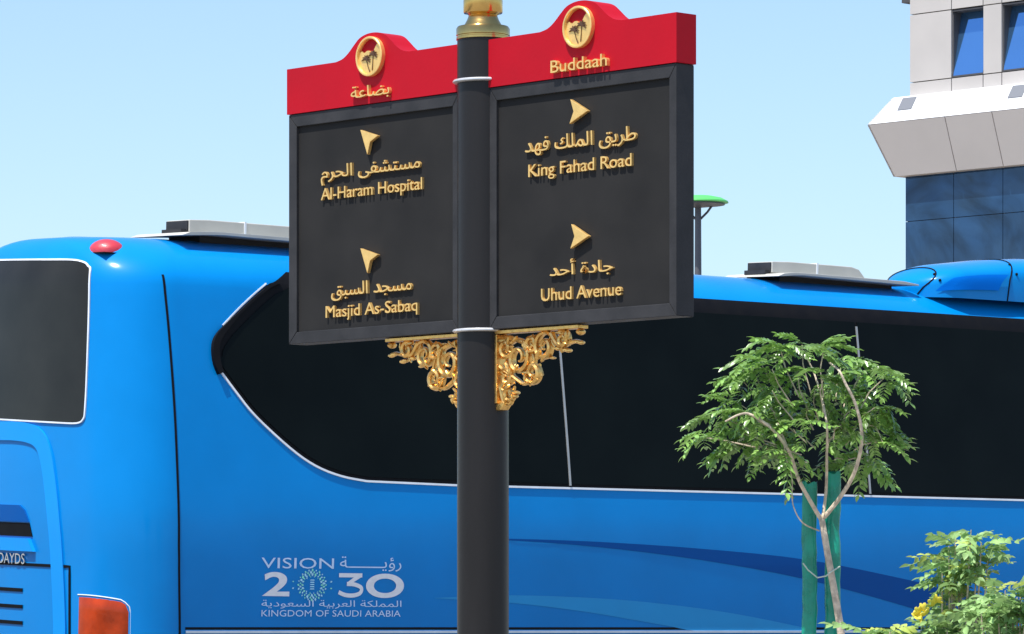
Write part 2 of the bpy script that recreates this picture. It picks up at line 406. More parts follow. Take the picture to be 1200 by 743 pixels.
for side, x0, x1 in PT:
    # frame: four mitred bars + back box
    y0, y1 = FY, -FY
    bw = .047; bt = .050; bb = .047
    xin0 = x0+bw if side == 'left' else x0+bw*.8; xin1 = x1-bw*.75
    zf1 = zh; rec = .012
    pan = MB().box(x0+.004, x1-.004, y0+rec+.004, y1-rec-.004, zb+.004, zf1-.002).build('sign_panel', CHAR, sg)
    def bar(poly, nm='frame_bar'):
        MB().prism(poly, y0, y1).build(nm, CHAR, pan, bevel=.0022)
    g = .0008
    bar([(x0, zb), (x1, zb), (xin1-g, zb+bb-g), (xin0+g, zb+bb-g)])
    bar([(x0, zf1), (x1, zf1), (xin1-g, zf1-bt+g), (xin0+g, zf1-bt+g)])
    bar([(x0, zb+g*2), (xin0, zb+bb+g*2), (xin0, zf1-bt-g*2), (x0, zf1-g*2)])
    bar([(x1, zb+g*2), (xin1, zb+bb+g*2), (xin1, zf1-bt-g*2), (x1, zf1-g*2)])
    face = MB().box(xin0-.004, xin1+.004, y0+rec, y0+rec+.003, zb+bb-.004, zf1-bt+.004).build('sign_face', FACE, pan)
    MB().box(xin0-.004, xin1+.004, y1-rec-.003, y1-rec, zb+bb-.004, zf1-bt+.004).build('sign_face', FACE, pan)
    # header with an ogee crest round the emblem
    ex, ez = S(432.5, 66, FY-.02) if side == 'left' else S(676.5, 31.5, FY-.02)
    ex0 = x0-.006 if side == 'left' else x0-.0; ex1 = x1 if side == 'left' else x1+.006
    crest = [(a, b*.84) for a, b in [(-.215, 0), (-.175, .010), (-.140, .033), (-.106, .066), (-.075, .093), (-.038, .107), (0, .111), (.038, .107), (.075, .093), (.106, .066), (.140, .033), (.175, .010), (.215, 0)]]
    top = [(ex+a, ztp+b) for a, b in bez(crest, 5)]
    poly = [(ex0, zh+.002), (ex0, ztp)]+top+[(ex1, ztp), (ex1, zh+.002)]
    hd = MB().prism(poly, y0-.005, y1+.005).build('header', RED, sg, bevel=.0015)
    emblem(hd, ex, ez, .0765)
    if side == 'left':
        lettering(hd, 'بضاعة', 411, 456, 107.5, 17, FY-.005, .014, .02)
        lettering(pan, 'مستشفى الحرم', 376, 492, 199.5, 23, FY+rec, .011, .022)
        lettering(pan, 'Al-Haram Hospital', 376, 494.5, 223.5, 18.5, FY+rec, .011, .026)
        lettering(pan, 'مسجد السبق', 388, 482, 338.5, 21, FY+rec, .011, .022)
        lettering(pan, 'Masjid As-Sabaq', 381.5, 489, 363.5, 18.5, FY+rec, .011, .026)
        for px, py in ((432, 162.5), (432, 301.5)):
            a, z = S(px, py, FY); arrow(pan, a, z, .100, R(138))
    else:
        lettering(hd, 'Buddaah', 645, 711, 74, 14.5, FY-.005, .016, .026)
        lettering(pan, 'طريق الملك فهد', 615, 745, 166, 23, FY+rec, .011, .022)
        lettering(pan, 'King Fahad Road', 619, 740, 196, 19.5, FY+rec, .011, .026)
        lettering(pan, 'جادة أحد', 644, 718, 313, 22, FY+rec, .011, .022)
        lettering(pan, 'Uhud Avenue', 634, 728, 342, 15, FY+rec, .011, .026)
        for px, py in ((678.5, 130.5), (679.5, 277)):
            a, z = S(px, py, FY); arrow(pan, a, z, .098, R(-3))

# gilded scroll brackets
def spiral(cu, cv, r, turns, a0, dr, n=34, r_in=.18):
    return [(cu+r*(1-(1-r_in)*k/n)*cos(a0+dr*turns*2*pi*k/n), 0, cv+r*(1-(1-r_in)*k/n)*sin(a0+dr*turns*2*pi*k/n)) for k in range(n+1)]
def bracket(sgn):
    x0 = .090 if sgn > 0 else -.076
    X = lambda u: x0+sgn*u*.95
    rnd = random.Random(3)
    br = MB().box(min(X(-.012), X(.475)), max(X(-.012), X(.475)), -.026, .026, zb-.0165, zb-.003).build('bracket', GILT, sg, bevel=.002)
    MB().box(min(X(0), X(.014)), max(X(0), X(.014)), -.026, .026, zb-.275, zb-.018).build('upright_bar', GILT, br, bevel=.002)
    MB().ball((X(.462), 0, zb-.028), .016, .9, 1.4, .8).build('bead', GILT, br, True)
    MB().prism([(X(0), zb-.278), (X(.05), zb-.272), (X(.046), zb-.285), (X(.03), zb-.300), (X(.0), zb-.302)], -.02, .02).build('foot', GILT, br, bevel=.003)
    T = lambda pts, dy=0: [(X(u), y+dy, zb-.016-v) for u, y, v in pts]
    specs = [(.115, .092, .070, 1.6, -2.2, 1), (.262, .058, .058, 1.6, -.4, -1), (.196, .150, .045, 1.4, 3.2, -1), (.045, .055, .036, 1.3, .6, 1),
             (.048, .165, .034, 1.3, -2.5, 1), (.365, .035, .034, 1.4, -2.4, 1), (.185, .045, .030, 1.3, 1, -1), (.06, .225, .026, 1.2, .5, 1)]
    for cu, cv, r, tn, a0, d in specs:
        pts = spiral(cu, cv, r, tn, a0, d)
        n = len(pts); rr = [.0045+.0065*sin(pi*min(1, .15+k/n*.9)) for k in range(n)]
        MB().tube(T(pts), rr, 8, flat=1.7).build('scroll', GILT, br, True)
    # stems joining the scrolls
    for pts in ([(.01, 0, .01), (.08, 0, .02), (.17, 0, .05), (.205, 0, .10), (.20, 0, .125)], [(.30, 0, .01), (.34, 0, .055), (.40, 0, .05), (.44, 0, .045), (.468, 0, .050)],
                [(.01, 0, .12), (.04, 0, .14), (.09, 0, .165), (.14, 0, .19), (.17, 0, .185)], [(.015, 0, .20), (.03, 0, .25), (.06, 0, .262), (.075, 0, .250)]):
        p = bez(pts, 5); n = len(p)
        MB().tube(T(p), [.010-.004*k/n for k in range(n)], 8, flat=1.6).build('stem', GILT, br, True)
    # acanthus lobes curling off the scrolls
    lf = MB()
    for cu, cv, r, tn, a0, d in specs:
        for k in range(9):
            a = a0+d*k*.62+rnd.uniform(-.2, .2); q = r*rnd.uniform(.55, 1.08)
            c = (cu+q*cos(a), rnd.uniform(-.016, .012), cv+q*sin(a))
            rot = Euler((rnd.uniform(-.5, .5), -sgn*(a+pi/2+rnd.uniform(.2, .9)), 0)).to_matrix()
            lf.ball(T([c])[0], rnd.uniform(.009, .016), 1.5, .8, .42, rot=rot, n=8)
    for (u, v) in ((.45, .048), (.465, .052), (.38, .075), (.395, .078), (.335, .068), (.09, .235), (.10, .222), (.02, .255)):
        lf.ball(T([(u, 0, v)])[0], .013, 1.3, 1, .6, n=8)
    lf.build('acanthus_leaf', GILT, br, True)
bracket(-1); bracket(1)

# ================================================================== BUS
HWD = 1.27; L = 12.0; RC = .38; ZB = .36; ZS = 3.19; ZE = 3.51
def inset(z):
    lean = 0
    if z > 1.6: t = z-1.6; lean = .175*t*t/(t+.30)
    elif z < 1.6: lean = .02*(1.6-z)**2
    return lean
def shoulder(z):
    if z <= ZS: return 0
    return .52*(1-sqrt(max(0, 1-((z-ZS)/(ZE-ZS))**2)))
levels = [(ZB, .06), (ZB+.05, .015), (ZB+.1, 0), (.7, 0), (1.1, 0), (1.5, 0), (1.7, 0)]
levels += [(1.7+.12*k, 0) for k in range(1, 12)]+[(3.10, 0)]
levels += [(ZS+(ZE-ZS)*sin(pi/2*k/12), .52*(1-cos(pi/2*k/12))) for k in range(13)]
levels += [(3.515, .70), (3.525, .88)]
def outline(z, extra):
    hw = HWD-inset(z)-extra
    xr = .045*max(0, z-1.7)+extra*.35
    xf = L-.10*max(0, z-1.0)-extra
    rc = min(RC+.02*extra, hw*.95)
    pts = []
    def corner(cx, cy, a0, n=14):
        for k in range(n+1):
            a = a0+pi/2*k/n
            # squircle-like rear corner
            pts.append((cx+rc*cos(a), cy+rc*sin(a)))
    corner(xr+rc, -hw+rc, pi)                     # rear, near side
    for k in range(1, 24): pts.append((xr+rc+(xf-xr-2*rc)*k/24, -hw))
    corner(xf-rc, -hw+rc, 3*pi/2)
    for k in range(1, 10): pts.append((xf, -hw+rc+(2*hw-2*rc)*k/10))
    corner(xf-rc, hw-rc, 0)
    for k in range(1, 24): pts.append((xf-rc-(xf-xr-2*rc)*k/24, hw))
    corner(xr+rc, hw-rc, pi/2)
    for k in range(1, 16): pts.append((xr, hw-rc-(2*hw-2*rc)*k/16))
    # rear bulges backwards in the middle, sides bow very slightly
    out = []
    for x, y in pts:
        zz = z
        if x < 1.0: x -= .12*(1-min(1, abs(y)/max(.2, hw+extra))**2)*(1-x)
        if x < 2.0 and z > 2.9: zz = z-.015*(1-min(1, abs(y)/1.15)**2)*min(1, (z-2.9)/.4)*(1-max(0, x)/2)**1.5
        out.append((x, y, zz))
    return out
bus = empty('coach_bus', 'bright blue coach with dark wraparound windows parked behind the sign', 'bus')
BM = Matrix.Translation(BUS_RC) @ Matrix.Rotation(PHI, 4, 'Z') @ Matrix.Rotation(PITCH, 4, 'Y') @ Matrix.Rotation(ROLL, 4, 'X') @ Matrix.Translation((0, HWD, 0))
bus.matrix_world = BM
bus.location = BM.translation; bus.rotation_euler = BM.to_euler()
bmb = MB(); rings = [outline(z, e) for z, e in levels]; N = len(rings[0])
vs = [p for r in rings for p in r]; fs = []
for i in range(len(rings)-1):
    for k in range(N): fs.append((i*N+k, i*N+(k+1) % N, (i+1)*N+(k+1) % N, (i+1)*N+k))
c0 = len(vs); vs += [(L/2, 0, ZB), (L/2, 0, 3.53)]
fs += [(c0, (k+1) % N, k) for k in range(N)]
b0 = (len(rings)-1)*N
fs += [(c0+1, b0+k, b0+(k+1) % N) for k in range(N)]
bmb.add(vs, fs)
body = bmb.build('body', PAINT, bus, 'all')
BV = BVHTree.FromPolygons([Vector(v) for v in vs], [tuple(f) for f in fs])
BMI = BM.inverted()
def bhit(px, py):
    o = BMI @ Vector((0, 0, EYE)); d = (BMI.to_3x3() @ Vector(((px-CX)/F, 1, (HY-py)/F))).normalized()
    h, n, i, dd = BV.ray_cast(o, d)
    return h if h is not None or py > HY else bhit(px, py+2)
def proj(a, z, face, off):
    if face == 'side': o, d = Vector((a, -3, z)), Vector((0, 1, 0))
    elif face == 'far': o, d = Vector((a, 3, z)), Vector((0, -1, 0))
    elif face == 'front': o, d = Vector((15, a, z)), Vector((-1, 0, 0))
    else: o, d = Vector((-3, a, z)), Vector((1, 0, 0))
    h, n, i, dd = BV.ray_cast(o, d)
    if h is None: return None
    if n.dot(d) > 0: n = -n
    return h+n*off
def P2(pts, face):      # picture points -> coordinates on that face of the bus
    out = []
    for px, py in pts:
        h = bhit(px, py)
        if h is None: raise RuntimeError(f'miss {px},{py}')
        out.append((h.x, h.z) if face == 'side' else (h.y, h.z))
    return out
def clip(poly, ax, val, keep_gt):
    out = []
    for i in range(len(poly)):
        a, b = poly[i], poly[(i+1) % len(poly)]
        ia = (a[ax] >= val) if keep_gt else (a[ax] <= val); ib = (b[ax] >= val) if keep_gt else (b[ax] <= val)
        if ia: out.append(a)
        if ia != ib:
            t = (val-a[ax])/(b[ax]-a[ax]); out.append((a[0]+(b[0]-a[0])*t, a[1]+(b[1]-a[1])*t))
    return out
FOUT = {'side': Vector((0, -1, 0)), 'far': Vector((0, 1, 0)), 'front': Vector((1, 0, 0)), 'rear': Vector((-1, 0, 0))}
def add_facing(mb, q, out):
    nrm = Vector((0, 0, 0))
    for i in range(len(q)): nrm += q[i].cross(q[(i+1) % len(q)])
    if nrm.length < 1e-9: return
    mb.add(q, [tuple(range(len(q))) if nrm.dot(out) > 0 else tuple(reversed(range(len(q))))])
def patch(name, poly, face, off, m, parent, cell=.08, back=.012, rim_on=True):
    """a thin plate following the body, its outline given on that face"""
    mb = MB()
    tris = tessellate_polygon([[Vector((p[0], p[1], 0)) for p in poly]])
    for t in tris:
        tp = [poly[i] for i in t]
        x0 = min(p[0] for p in tp); x1 = max(p[0] for p in tp)
        cw = cell*4 if face in ('side', 'far') else cell*.6
        i0 = math.floor(x0/cw); i1 = math.ceil(x1/cw)
        for i in range(i0, i1):
            c1 = clip(clip(tp, 0, i*cw, True), 0, (i+1)*cw, False)
            if len(c1) < 3: continue
            j0 = math.floor(min(p[1] for p in c1)/cell); j1 = math.ceil(max(p[1] for p in c1)/cell)
            for j in range(j0, j1):
                c2 = clip(clip(c1, 1, j*cell, True), 1, (j+1)*cell, False)
                if len(c2) < 3: continue
                q = [proj(a, z, face, off) for a, z in c2]
                if any(v is None for v in q): continue
                add_facing(mb, q, FOUT[face])
    # rim
    n = len(poly); rim = []
    for i in range(n):
        a, b = poly[i], poly[(i+1) % n]; s_ = max(1, int(math.hypot(b[0]-a[0], b[1]-a[1])/.15))
        rim += [(a[0]+(b[0]-a[0])*k/s_, a[1]+(b[1]-a[1])*k/s_) for k in range(s_)]
    q = [(proj(a, z, face, off-.0004), proj(a, z, face, off-back)) for a, z in rim]; q = [x for x in q if x[0] is not None and x[1] is not None]
    vs = [x[0] for x in q]+[x[1] for x in q]; n = len(q)
    if rim_on: mb.add(vs, [(i, (i+1) % n, (i+1) % n+n, i+n) for i in range(n)])
    me_o = mb.build(name, m, parent, True, weld=True, recalc=False)
    return me_o
def ribbon(name, pts, face, width, off, m, parent, step=.05, closed=False, back=.012):
    """a narrow strip along a line on the body"""
    if closed: pts = list(pts)+[pts[0]]
    rs = [pts[0]]
    for a, b in zip(pts, pts[1:]):
        s_ = max(1, int(math.hypot(b[0]-a[0], b[1]-a[1])/step))
        rs += [(a[0]+(b[0]-a[0])*k/s_, a[1]+(b[1]-a[1])*k/s_) for k in range(1, s_+1)]
    L_, R_, = [], []
    n = len(rs)
    for i, p in enumerate(rs):
        a = rs[i-1] if i > 0 else (rs[-2] if closed else p); b = rs[i+1] if i < n-1 else (rs[1] if closed else p)
        dx, dz = b[0]-a[0], b[1]-a[1]; l = math.hypot(dx, dz) or 1
        wv = width(i/(n-1)) if callable(width) else width
        nx, nz = -dz/l*wv/2, dx/l*wv/2
        L_.append((p[0]+nx, p[1]+nz)); R_.append((p[0]-nx, p[1]-nz))
    mb = MB(); q = []
    for l, r in zip(L_, R_):
        v = [proj(*l, face, off), proj(*r, face, off), proj(*l, face, off-back), proj(*r, face, off-back)]
        if any(x is None for x in v): continue
        q.append(v)
    vs = [x for v in q for x in v]; fs = []
    for i in range(len(q)-1):
        a, b = i*4, i*4+4
        fs += [(a, a+1, b+1, b), (a+2, a, b, b+2), (a+1, a+3, b+3, b+1)]
    mb.add(vs, fs); return mb.build(name, m, parent, True)

# side window: one dark band of three panes, pointed at the rear
top_l = [(250, 408), (252, 398), (262, 383), (281, 363), (300, 345), (313, 334), (322, 330), (337, 325.5)]
zt = lambda px: 325.5+(349-325.5)*(px-337)/(820-337) if px < 820 else 349+(372-349)*(px-820)/380
top_line = [(px, zt(px)) for px in (400, 500, 600, 700, 820, 900, 1000, 1100, 1195)]
bot_l = [(430, 563), (400, 557), (370, 545), (340, 524), (300, 487), (278, 460), (258, 433), (251, 420)]
zbm = lambda px: 567+(586-567)*(px-530)/(1200-530)
bot_line = [(px, zbm(px)) for px in (1195, 1100, 1000, 900, 800, 700, 600, 530)]
TL = P2(top_l, 'side'); TLN = P2(top_line, 'side'); BLN = P2(bot_line, 'side'); BL = P2(bot_l, 'side')
ztop_w = TLN[-1][1]; zbot_w = BLN[0][1]
print('window z', TLN[0], TLN[-1], BLN[0], BLN[-1], 'roof', bhit(820, 330), bhit(146, 600))
ztw = sum(p[1] for p in TLN)/len(TLN); zbw = sum(p[1] for p in BLN)/len(BLN)
TLN = [(p[0], ztw) for p in TLN]; BLN = [(p[0], zbw) for p in BLN]; TL[-1] = (TL[-1][0], ztw)
XE = L-1.0
outline_w = bez(TL, 4)+TLN+[(XE, ztw), (XE+.35, ztw-.35), (XE+.35, zbw+.25), (XE, zbw)]+BLN+bez(BL, 4)
band = patch('window_band', outline_w, 'side', .006, BLACK, bus, cell=.04)
d1 = P2([(656.5, 395), (664.5, 569)], 'side'); d2 = P2([(1001.5, 372), (1017, 578)], 'side')
xd1 = (d1[0][0]+d1[1][0])/2; xd2 = (d2[0][0]+d2[1][0])/2
print('dividers', d1, d2)
# glass panes inside the band
hd_ = .115
def pane(poly): return patch('side_window', poly, 'side', .011, GLASS, bus)
zt2 = ztw-.10
inner = []
for p in bez(TL, 4):
    inner.append((p[0]+.055, min(p[1]-.055, zt2)))
lowl = [(p[0]+.012, p[1]+.02) for p in bez(BL, 4)]
pane([p for p in inner]+[(xd1-.012, zt2), (xd1-.012, zbw+.02)]+lowl)
pane([(xd1+.012, zt2), (xd2-.012, zt2), (xd2-.012, zbw+.02), (xd1+.012, zbw+.02)])
xq = xd2
for k in range(3):
    xn = min(xq+(xd2-xd1), XE+.1)
    if xn-xq < .3: break
    pane([(xq+.012, zt2), (xn-.012, zt2), (xn-.012, zbw+.02), (xq+.012, zbw+.02)])
    if xn < XE: ribbon('window_divider', [(xn, zbw+.01), (xn, zt2-.03)], 'side', .018, .014, SILVER, bus)
    xq = xn
for xd in (xd1, xd2): ribbon('window_divider', [(xd, zbw+.01), (xd, zt2-.03)], 'side', .016, .014, SILVER, bus)
# trims
ribbon('window_edging', BLN[::-1] and [(XE, zbw-.006)]+[(p[0], zbw-.006) for p in BLN]+[(p[0]-.006, p[1]-.006) for p in bez(BL[:-1], 4)], 'side', .013, .009, WHITE, bus)
ribbon('window_edging', [(p[0]-.008, p[1]+.008) for p in bez(TL[2:6], 4)], 'side', .009, .006, WHITE, bus)
vis = P2([(257, 438), (252.5, 425), (251, 408), (254, 396), (264, 383), (282, 364), (301, 346.5), (314, 337), (326, 331.5)], 'side')
ribbon('window_hood', bez(vis, 4), 'side', lambda t: .016+.036*sin(pi*min(1, t*1.5+.12))**.6*(1-.45*t), .028, BLACK, bus, back=.03)
# lower trim: fine white line with a dark gap, luggage doors below
zl = P2([(500, 740.5)], 'side')[0][1]
ribbon('waist_moulding', [(.42, zl), (XE, zl)], 'side', .014, .010, WHITE, bus)
ribbon('waist_gap', [(.42, zl+.022), (XE, zl+.022)], 'side', .016, .003, BLACK, bus)
# body joint behind the rear corner
seam = P2([(190.5, 322), (193, 340), (197, 380), (201, 430), (205, 490), (208, 560), (209.5, 640), (210.5, 742)], 'side')
ribbon('panel_gap', bez(seam, 4)+[(seam[-1][0], .42)], 'side', .014, .004, BLACK, bus)
for k in range(5):
    xx = .9+k*2.05
    ribbon('panel_gap', [(xx, .42), (xx, zl-.02)], 'side', .012, .003, BLACK, bus)
# painted swooshes
def swoosh(up, lo, m, face='side', nm='paint_swoosh', off=.0032):
    return patch(nm, bez(P2(up, face), 4)+bez(P2(list(reversed(lo)), face), 4), face, off, m, bus, cell=.05, rim_on=False)
swoosh([(545, 631.5), (600, 631.5), (700, 635), (820, 643), (945, 656), (1066, 680), (1150, 700), (1196, 712)],
       [(545, 632), (600, 633.5), (700, 641), (820, 656), (945, 679), (1066, 712), (1130, 733), (1160, 742)], PAINT_NAVY)
swoosh([(509, 700.5), (600, 697.5), (700, 701), (780, 708), (860, 719), (945, 736)],
       [(509, 701), (600, 706.5), (680, 716), (740, 726), (780, 733), (815, 739.3), (860, 739.6), (944, 739.8)], PAINT_CYAN)
# livery print
yS = -HWD-.003
def side_text(txt, px0, px1, pyc, hpx, m, bold=0, fat=0):
    (a, _), (b, _), (_, zc) = P2([(px0, pyc), (px1, pyc), ((px0+px1)/2, pyc)], 'side')
    k = abs(bhit((px0+px1)/2, pyc-5).z-bhit((px0+px1)/2, pyc+5).z)/10
    mb = MB(); text_mb(mb, txt, a, b, zc, hpx*k, 0, .0006, bold, fat=fat, map3=lambda x, y, zz: tuple(proj(x, zz, 'side', .003-y)))
    return mb.build('livery_print', m, bus)
side_text('VISION', 306, 391, 660, 12.5, LOGO, .004)
side_text('رؤيـــــــة', 398, 470, 661, 17, LOGO, .004)
side_text('2', 307, 339, 684.5, 28.5, LOGO2, 0, .026)
def stroke_digit(px0, px1, pyc, hpx, strokes, wd, m):
    (a, _), (b, _), (_, zc) = P2([(px0, pyc), (px1, pyc), ((px0+px1)/2, pyc)], 'side')
    hh = hpx*abs(bhit((px0+px1)/2, pyc-5).z-bhit((px0+px1)/2, pyc+5).z)/10; mb = MB()
    for si, st in enumerate(strokes):
        p = [(a+(b-a)*u, zc+(v-.5)*hh) for u, v in st]; n = len(p); Lh = []
        for i in range(n):
            q0, q1 = p[max(i-1, 0)], p[min(i+1, n-1)]; d = (q1[0]-q0[0], q1[1]-q0[1]); l = math.hypot(*d)
            nx, nz = -d[1]/l*wd*hh/2, d[0]/l*wd*hh/2
            if i in (0, n-1) and si == 0: pass
            Lh.append((proj(p[i][0]+nx, p[i][1]+nz, 'side', .0036+.0005*si), proj(p[i][0]-nx, p[i][1]-nz, 'side', .0036+.0005*si)))
        mb.add([v for q in Lh for v in q], [(2*i, 2*i+1, 2*i+3, 2*i+2) for i in range(n-1)])
    return mb.build('livery_print', m, bus)
bowl = bez([(.34, .56), (.60, .545), (.84, .44), (.885, .30), (.80, .16), (.56, .085), (.28, .11), (.05, .22)], 5)
stroke_digit(395, 427, 686, 28.5, [[(.05, .915), (.50, .915), (.90, .915)], [(.86, .93), (.60, .74), (.40, .56)], bowl], .17, LOGO2)
side_text('O', 428.5, 473, 686.5, 28.5, LOGO2, 0, .032)
side_text('المملكة العربية السعودية', 306, 470, 708.3, 10, LOGO, .012)
side_text('KINGDOM OF SAUDI ARABIA', 306, 469, 718.8, 7.5, LOGO, .012)
(ca, cz) = P2([(365.5, 685.5)], 'side')[0]; pm = abs(bhit(365, 680).z-bhit(365, 690).z)/10
mb = MB(); rnd = random.Random(5)
for ringi, (rr, n, s) in enumerate(((12.5, 20, 2.0), (15.2, 24, 2.1), (17.8, 24, 1.8), (20.5, 16, 1.5), (10.0, 14, 1.1))):
    for k in range(n):
        a = 2*pi*(k+.5*(ringi % 2))/n; q = s*pm*.75*rnd.uniform(.7, 1.25); rx = rr*pm*1.12 if ringi < 3 else rr*pm*(1.12+.25*abs(cos(a)))
        if ringi == 3 and abs(sin(a)) > .55: continue
        x, z = ca+rx*cos(a), cz+rr*pm*sin(a)*.98
        rot = a+rnd.uniform(-.5, .5)
        pts = [(x+q*(cos(rot)*u-sin(rot)*v), yS-.0006, z+q*(sin(rot)*u+cos(rot)*v)) for u, v in ((1.3, 0), (0, .9), (-1.3, 0), (0, -.9))]
        mb.add([proj(p[0], p[2], 'side', .0035) for p in pts], [(0, 1, 2, 3)], (k+ringi) % 2)
for k in range(5):
    z = cz+(k-2)*2.6*pm; mb.add([proj(ca+q*pm, zz, 'side', .0035) for q, zz in ((-3.2, z), (3.2, z), (2.6, z+1.2*pm), (-2.6, z+1.2*pm))], [(0, 1, 2, 3)], 1)
mb.build('livery_print', [LOGO_G, LOGO_B], bus)

# rear
rw = P2([(60, 304.8), (86, 305), (98, 307.5), (104, 312), (106, 322), (104.5, 380), (102.5, 440), (100.5, 480), (98.5, 491), (91, 496), (70, 495.5)], 'rear')
(yA, zA_), (yB, zB_) = P2([(12, 305.2), (60, 304.8)], 'rear'); kt = (zA_-zB_)/(yA-yB)
(yC, zC_), (yD, zD_) = P2([(12, 492.2), (70, 495.5)], 'rear'); kb = (zC_-zD_)/(yC-yD)
left = [(-a, z+(kt if z > 2.8 else kb)*(-2*a)) for a, z in rw]
full = bez(rw, 4)+bez(left[::-1], 4)
patch('rear_window', full, 'rear', .006, GLASS_REAR, bus)
ribbon('rear_window_edging', full, 'rear', .010, .010, WHITE, bus, closed=True)
YC = .28
def rear_sym(pxs): return P2(pxs, 'rear')
# raised arch moulding round the engine bay
mo = rear_sym([(16, 505), (32, 507), (45, 513), (53, 528), (59, 560), (65, 620), (69, 680), (71, 735)])
mp = bez(mo, 4); arch = [(mp[-1][0], .75)]+mp[::-1]
arch_full = arch+[(2*YC-a, z) for a, z in reversed(arch)]
ribbon('rear_moulding', arch_full, 'rear', .12, .012, PAINT_TRIM, bus, back=.016)
# air outlet with black slot and light lip
v1 = rear_sym([(3, 590), (24, 592), (30, 598), (35, 612), (3, 612)]); v2 = rear_sym([(3, 613), (35, 613), (38.5, 629), (3, 629)]); v3 = rear_sym([(3, 631), (36, 631), (42, 646.5), (3, 646.5)])
zv = lambda py: bhit(15, py).z
for nm, v, m, off in (('air_outlet_cover', v1, PAINT_NAVY, .012), ('air_outlet', v2, BLACK, .006), ('air_outlet_lip', v3, PAINT_TRIM, .028)):
    q = v[1:-1]; v0 = v[0]
    patch(nm, q+[(2*YC-a, z) for a, z in reversed(q)], 'rear', off, m, bus, back=.03)
# engine door
e1 = rear_sym([(82, 664), (84, 742)])
xe, ze = e1[0]
ribbon('door_gap', [(e1[1][0], .5), (xe, ze), (2*YC-xe, ze), (2*YC-e1[1][0], .5)], 'rear', .018, .006, BLACK, bus)
for py in (691.5, 711, 730):
    (a, z) = rear_sym([(27, py)])[0]
    ribbon('engine_louvre', [(a, z), (2*YC-a, z)], 'rear', .022, .006, BLACK, bus)
# badge lettering
(a, z) = rear_sym([(31, 655)])[0]
(a0, _) = rear_sym([(3, 655)])[0]
mb = MB(); wch = abs(a-a0)
bx = min(a, a0)
def rmap(x, y, zz):
    q = proj(x, zz, 'rear', .003-y); return (q.x, q.y, q.z)
# rear seen from behind: text runs with decreasing y to the viewer's right
def rear_text(txt, y0, y1, zc, hgt, m, depth=.01, bold=.01, nm='badge_lettering'):
    mb = MB(); text_mb(mb, txt, 0, 1, zc, hgt, 0, depth, bold, map3=lambda x, y, zz: rmap(y0+(y1-y0)*x, y, zz))
    return mb.build(nm, m, bus)
rear_text('OAYDS', a0+.035, a, z, .066, CHROME, .012, .03)
# tail lights
tl = rear_sym([(91, 695.5), (108, 697), (128, 700.5), (140, 704.5)])
def hitloc(px, py): h = bhit(px, py); return h
# the lens wraps the corner: build from direct hits on the corner surface
mbt = MB(); cols = 12; rows = 10; G = []
for j in range(rows+1):
    for i in range(cols+1):
        px = 91+(152-91)*i/cols; topy = 695.5+8*(i/cols)**1.6+ (6 if i == cols else 2.0 if i == cols-1 else 0)
        h = bhit(px, topy+2); 
        zt_ = h.z; z_ = zt_+(.82-zt_)*j/rows
        hh = bhit(px, 715); dirv = Vector((hh.x-.45, hh.y+.85, 0)).normalized()
        o = Vector((hh.x, hh.y, z_))+dirv*.5; r_ = BV.ray_cast(o, -dirv); p = r_[0]+r_[1]*(.012 if 0 < i < cols and j > 0 else -.004)
        G.append(p)
mbt.add(G, [(j*(cols+1)+i, j*(cols+1)+i+1, (j+1)*(cols+1)+i+1, (j+1)*(cols+1)+i) for j in range(rows) for i in range(cols)])
tlo = mbt.build('tail_light', AMBER, bus, 'all')
MB().tube([G[i]+Vector((-.004, 0, .003)) for i in range(0, cols+1)]+[G[(cols+1)*(j+1)-1]+Vector((.004, -.004, 0)) for j in range(1, rows)], .0045, 6).build('lens_rim', WHITE, tlo, True)
t2 = copy_obj(tlo, bus); t2.data = tlo.data.copy()
for v in t2.data.vertices: v.co.y = -v.co.y
t2.data.flip_normals()
# marker lamps on the roof edge
mk = bhit(112, 291)
for yy in (mk.y, .98):
    m_ = MB().ball((0, 0, 0), 1, .115, .125, .085, n=24)
    m_.v = [(mk.x+.085+x, yy+y, mk.z-.022+max(z, -.004)) for x, y, z in m_.v]
    lo = m_.build('marker_lamp', REDLENS, bus, True, weld=True)
    MB().box(mk.x-.03, mk.x+.16, yy-.14, yy+.14, mk.z-.034, mk.z-.0265).build('lamp_gasket', BLACK, lo)
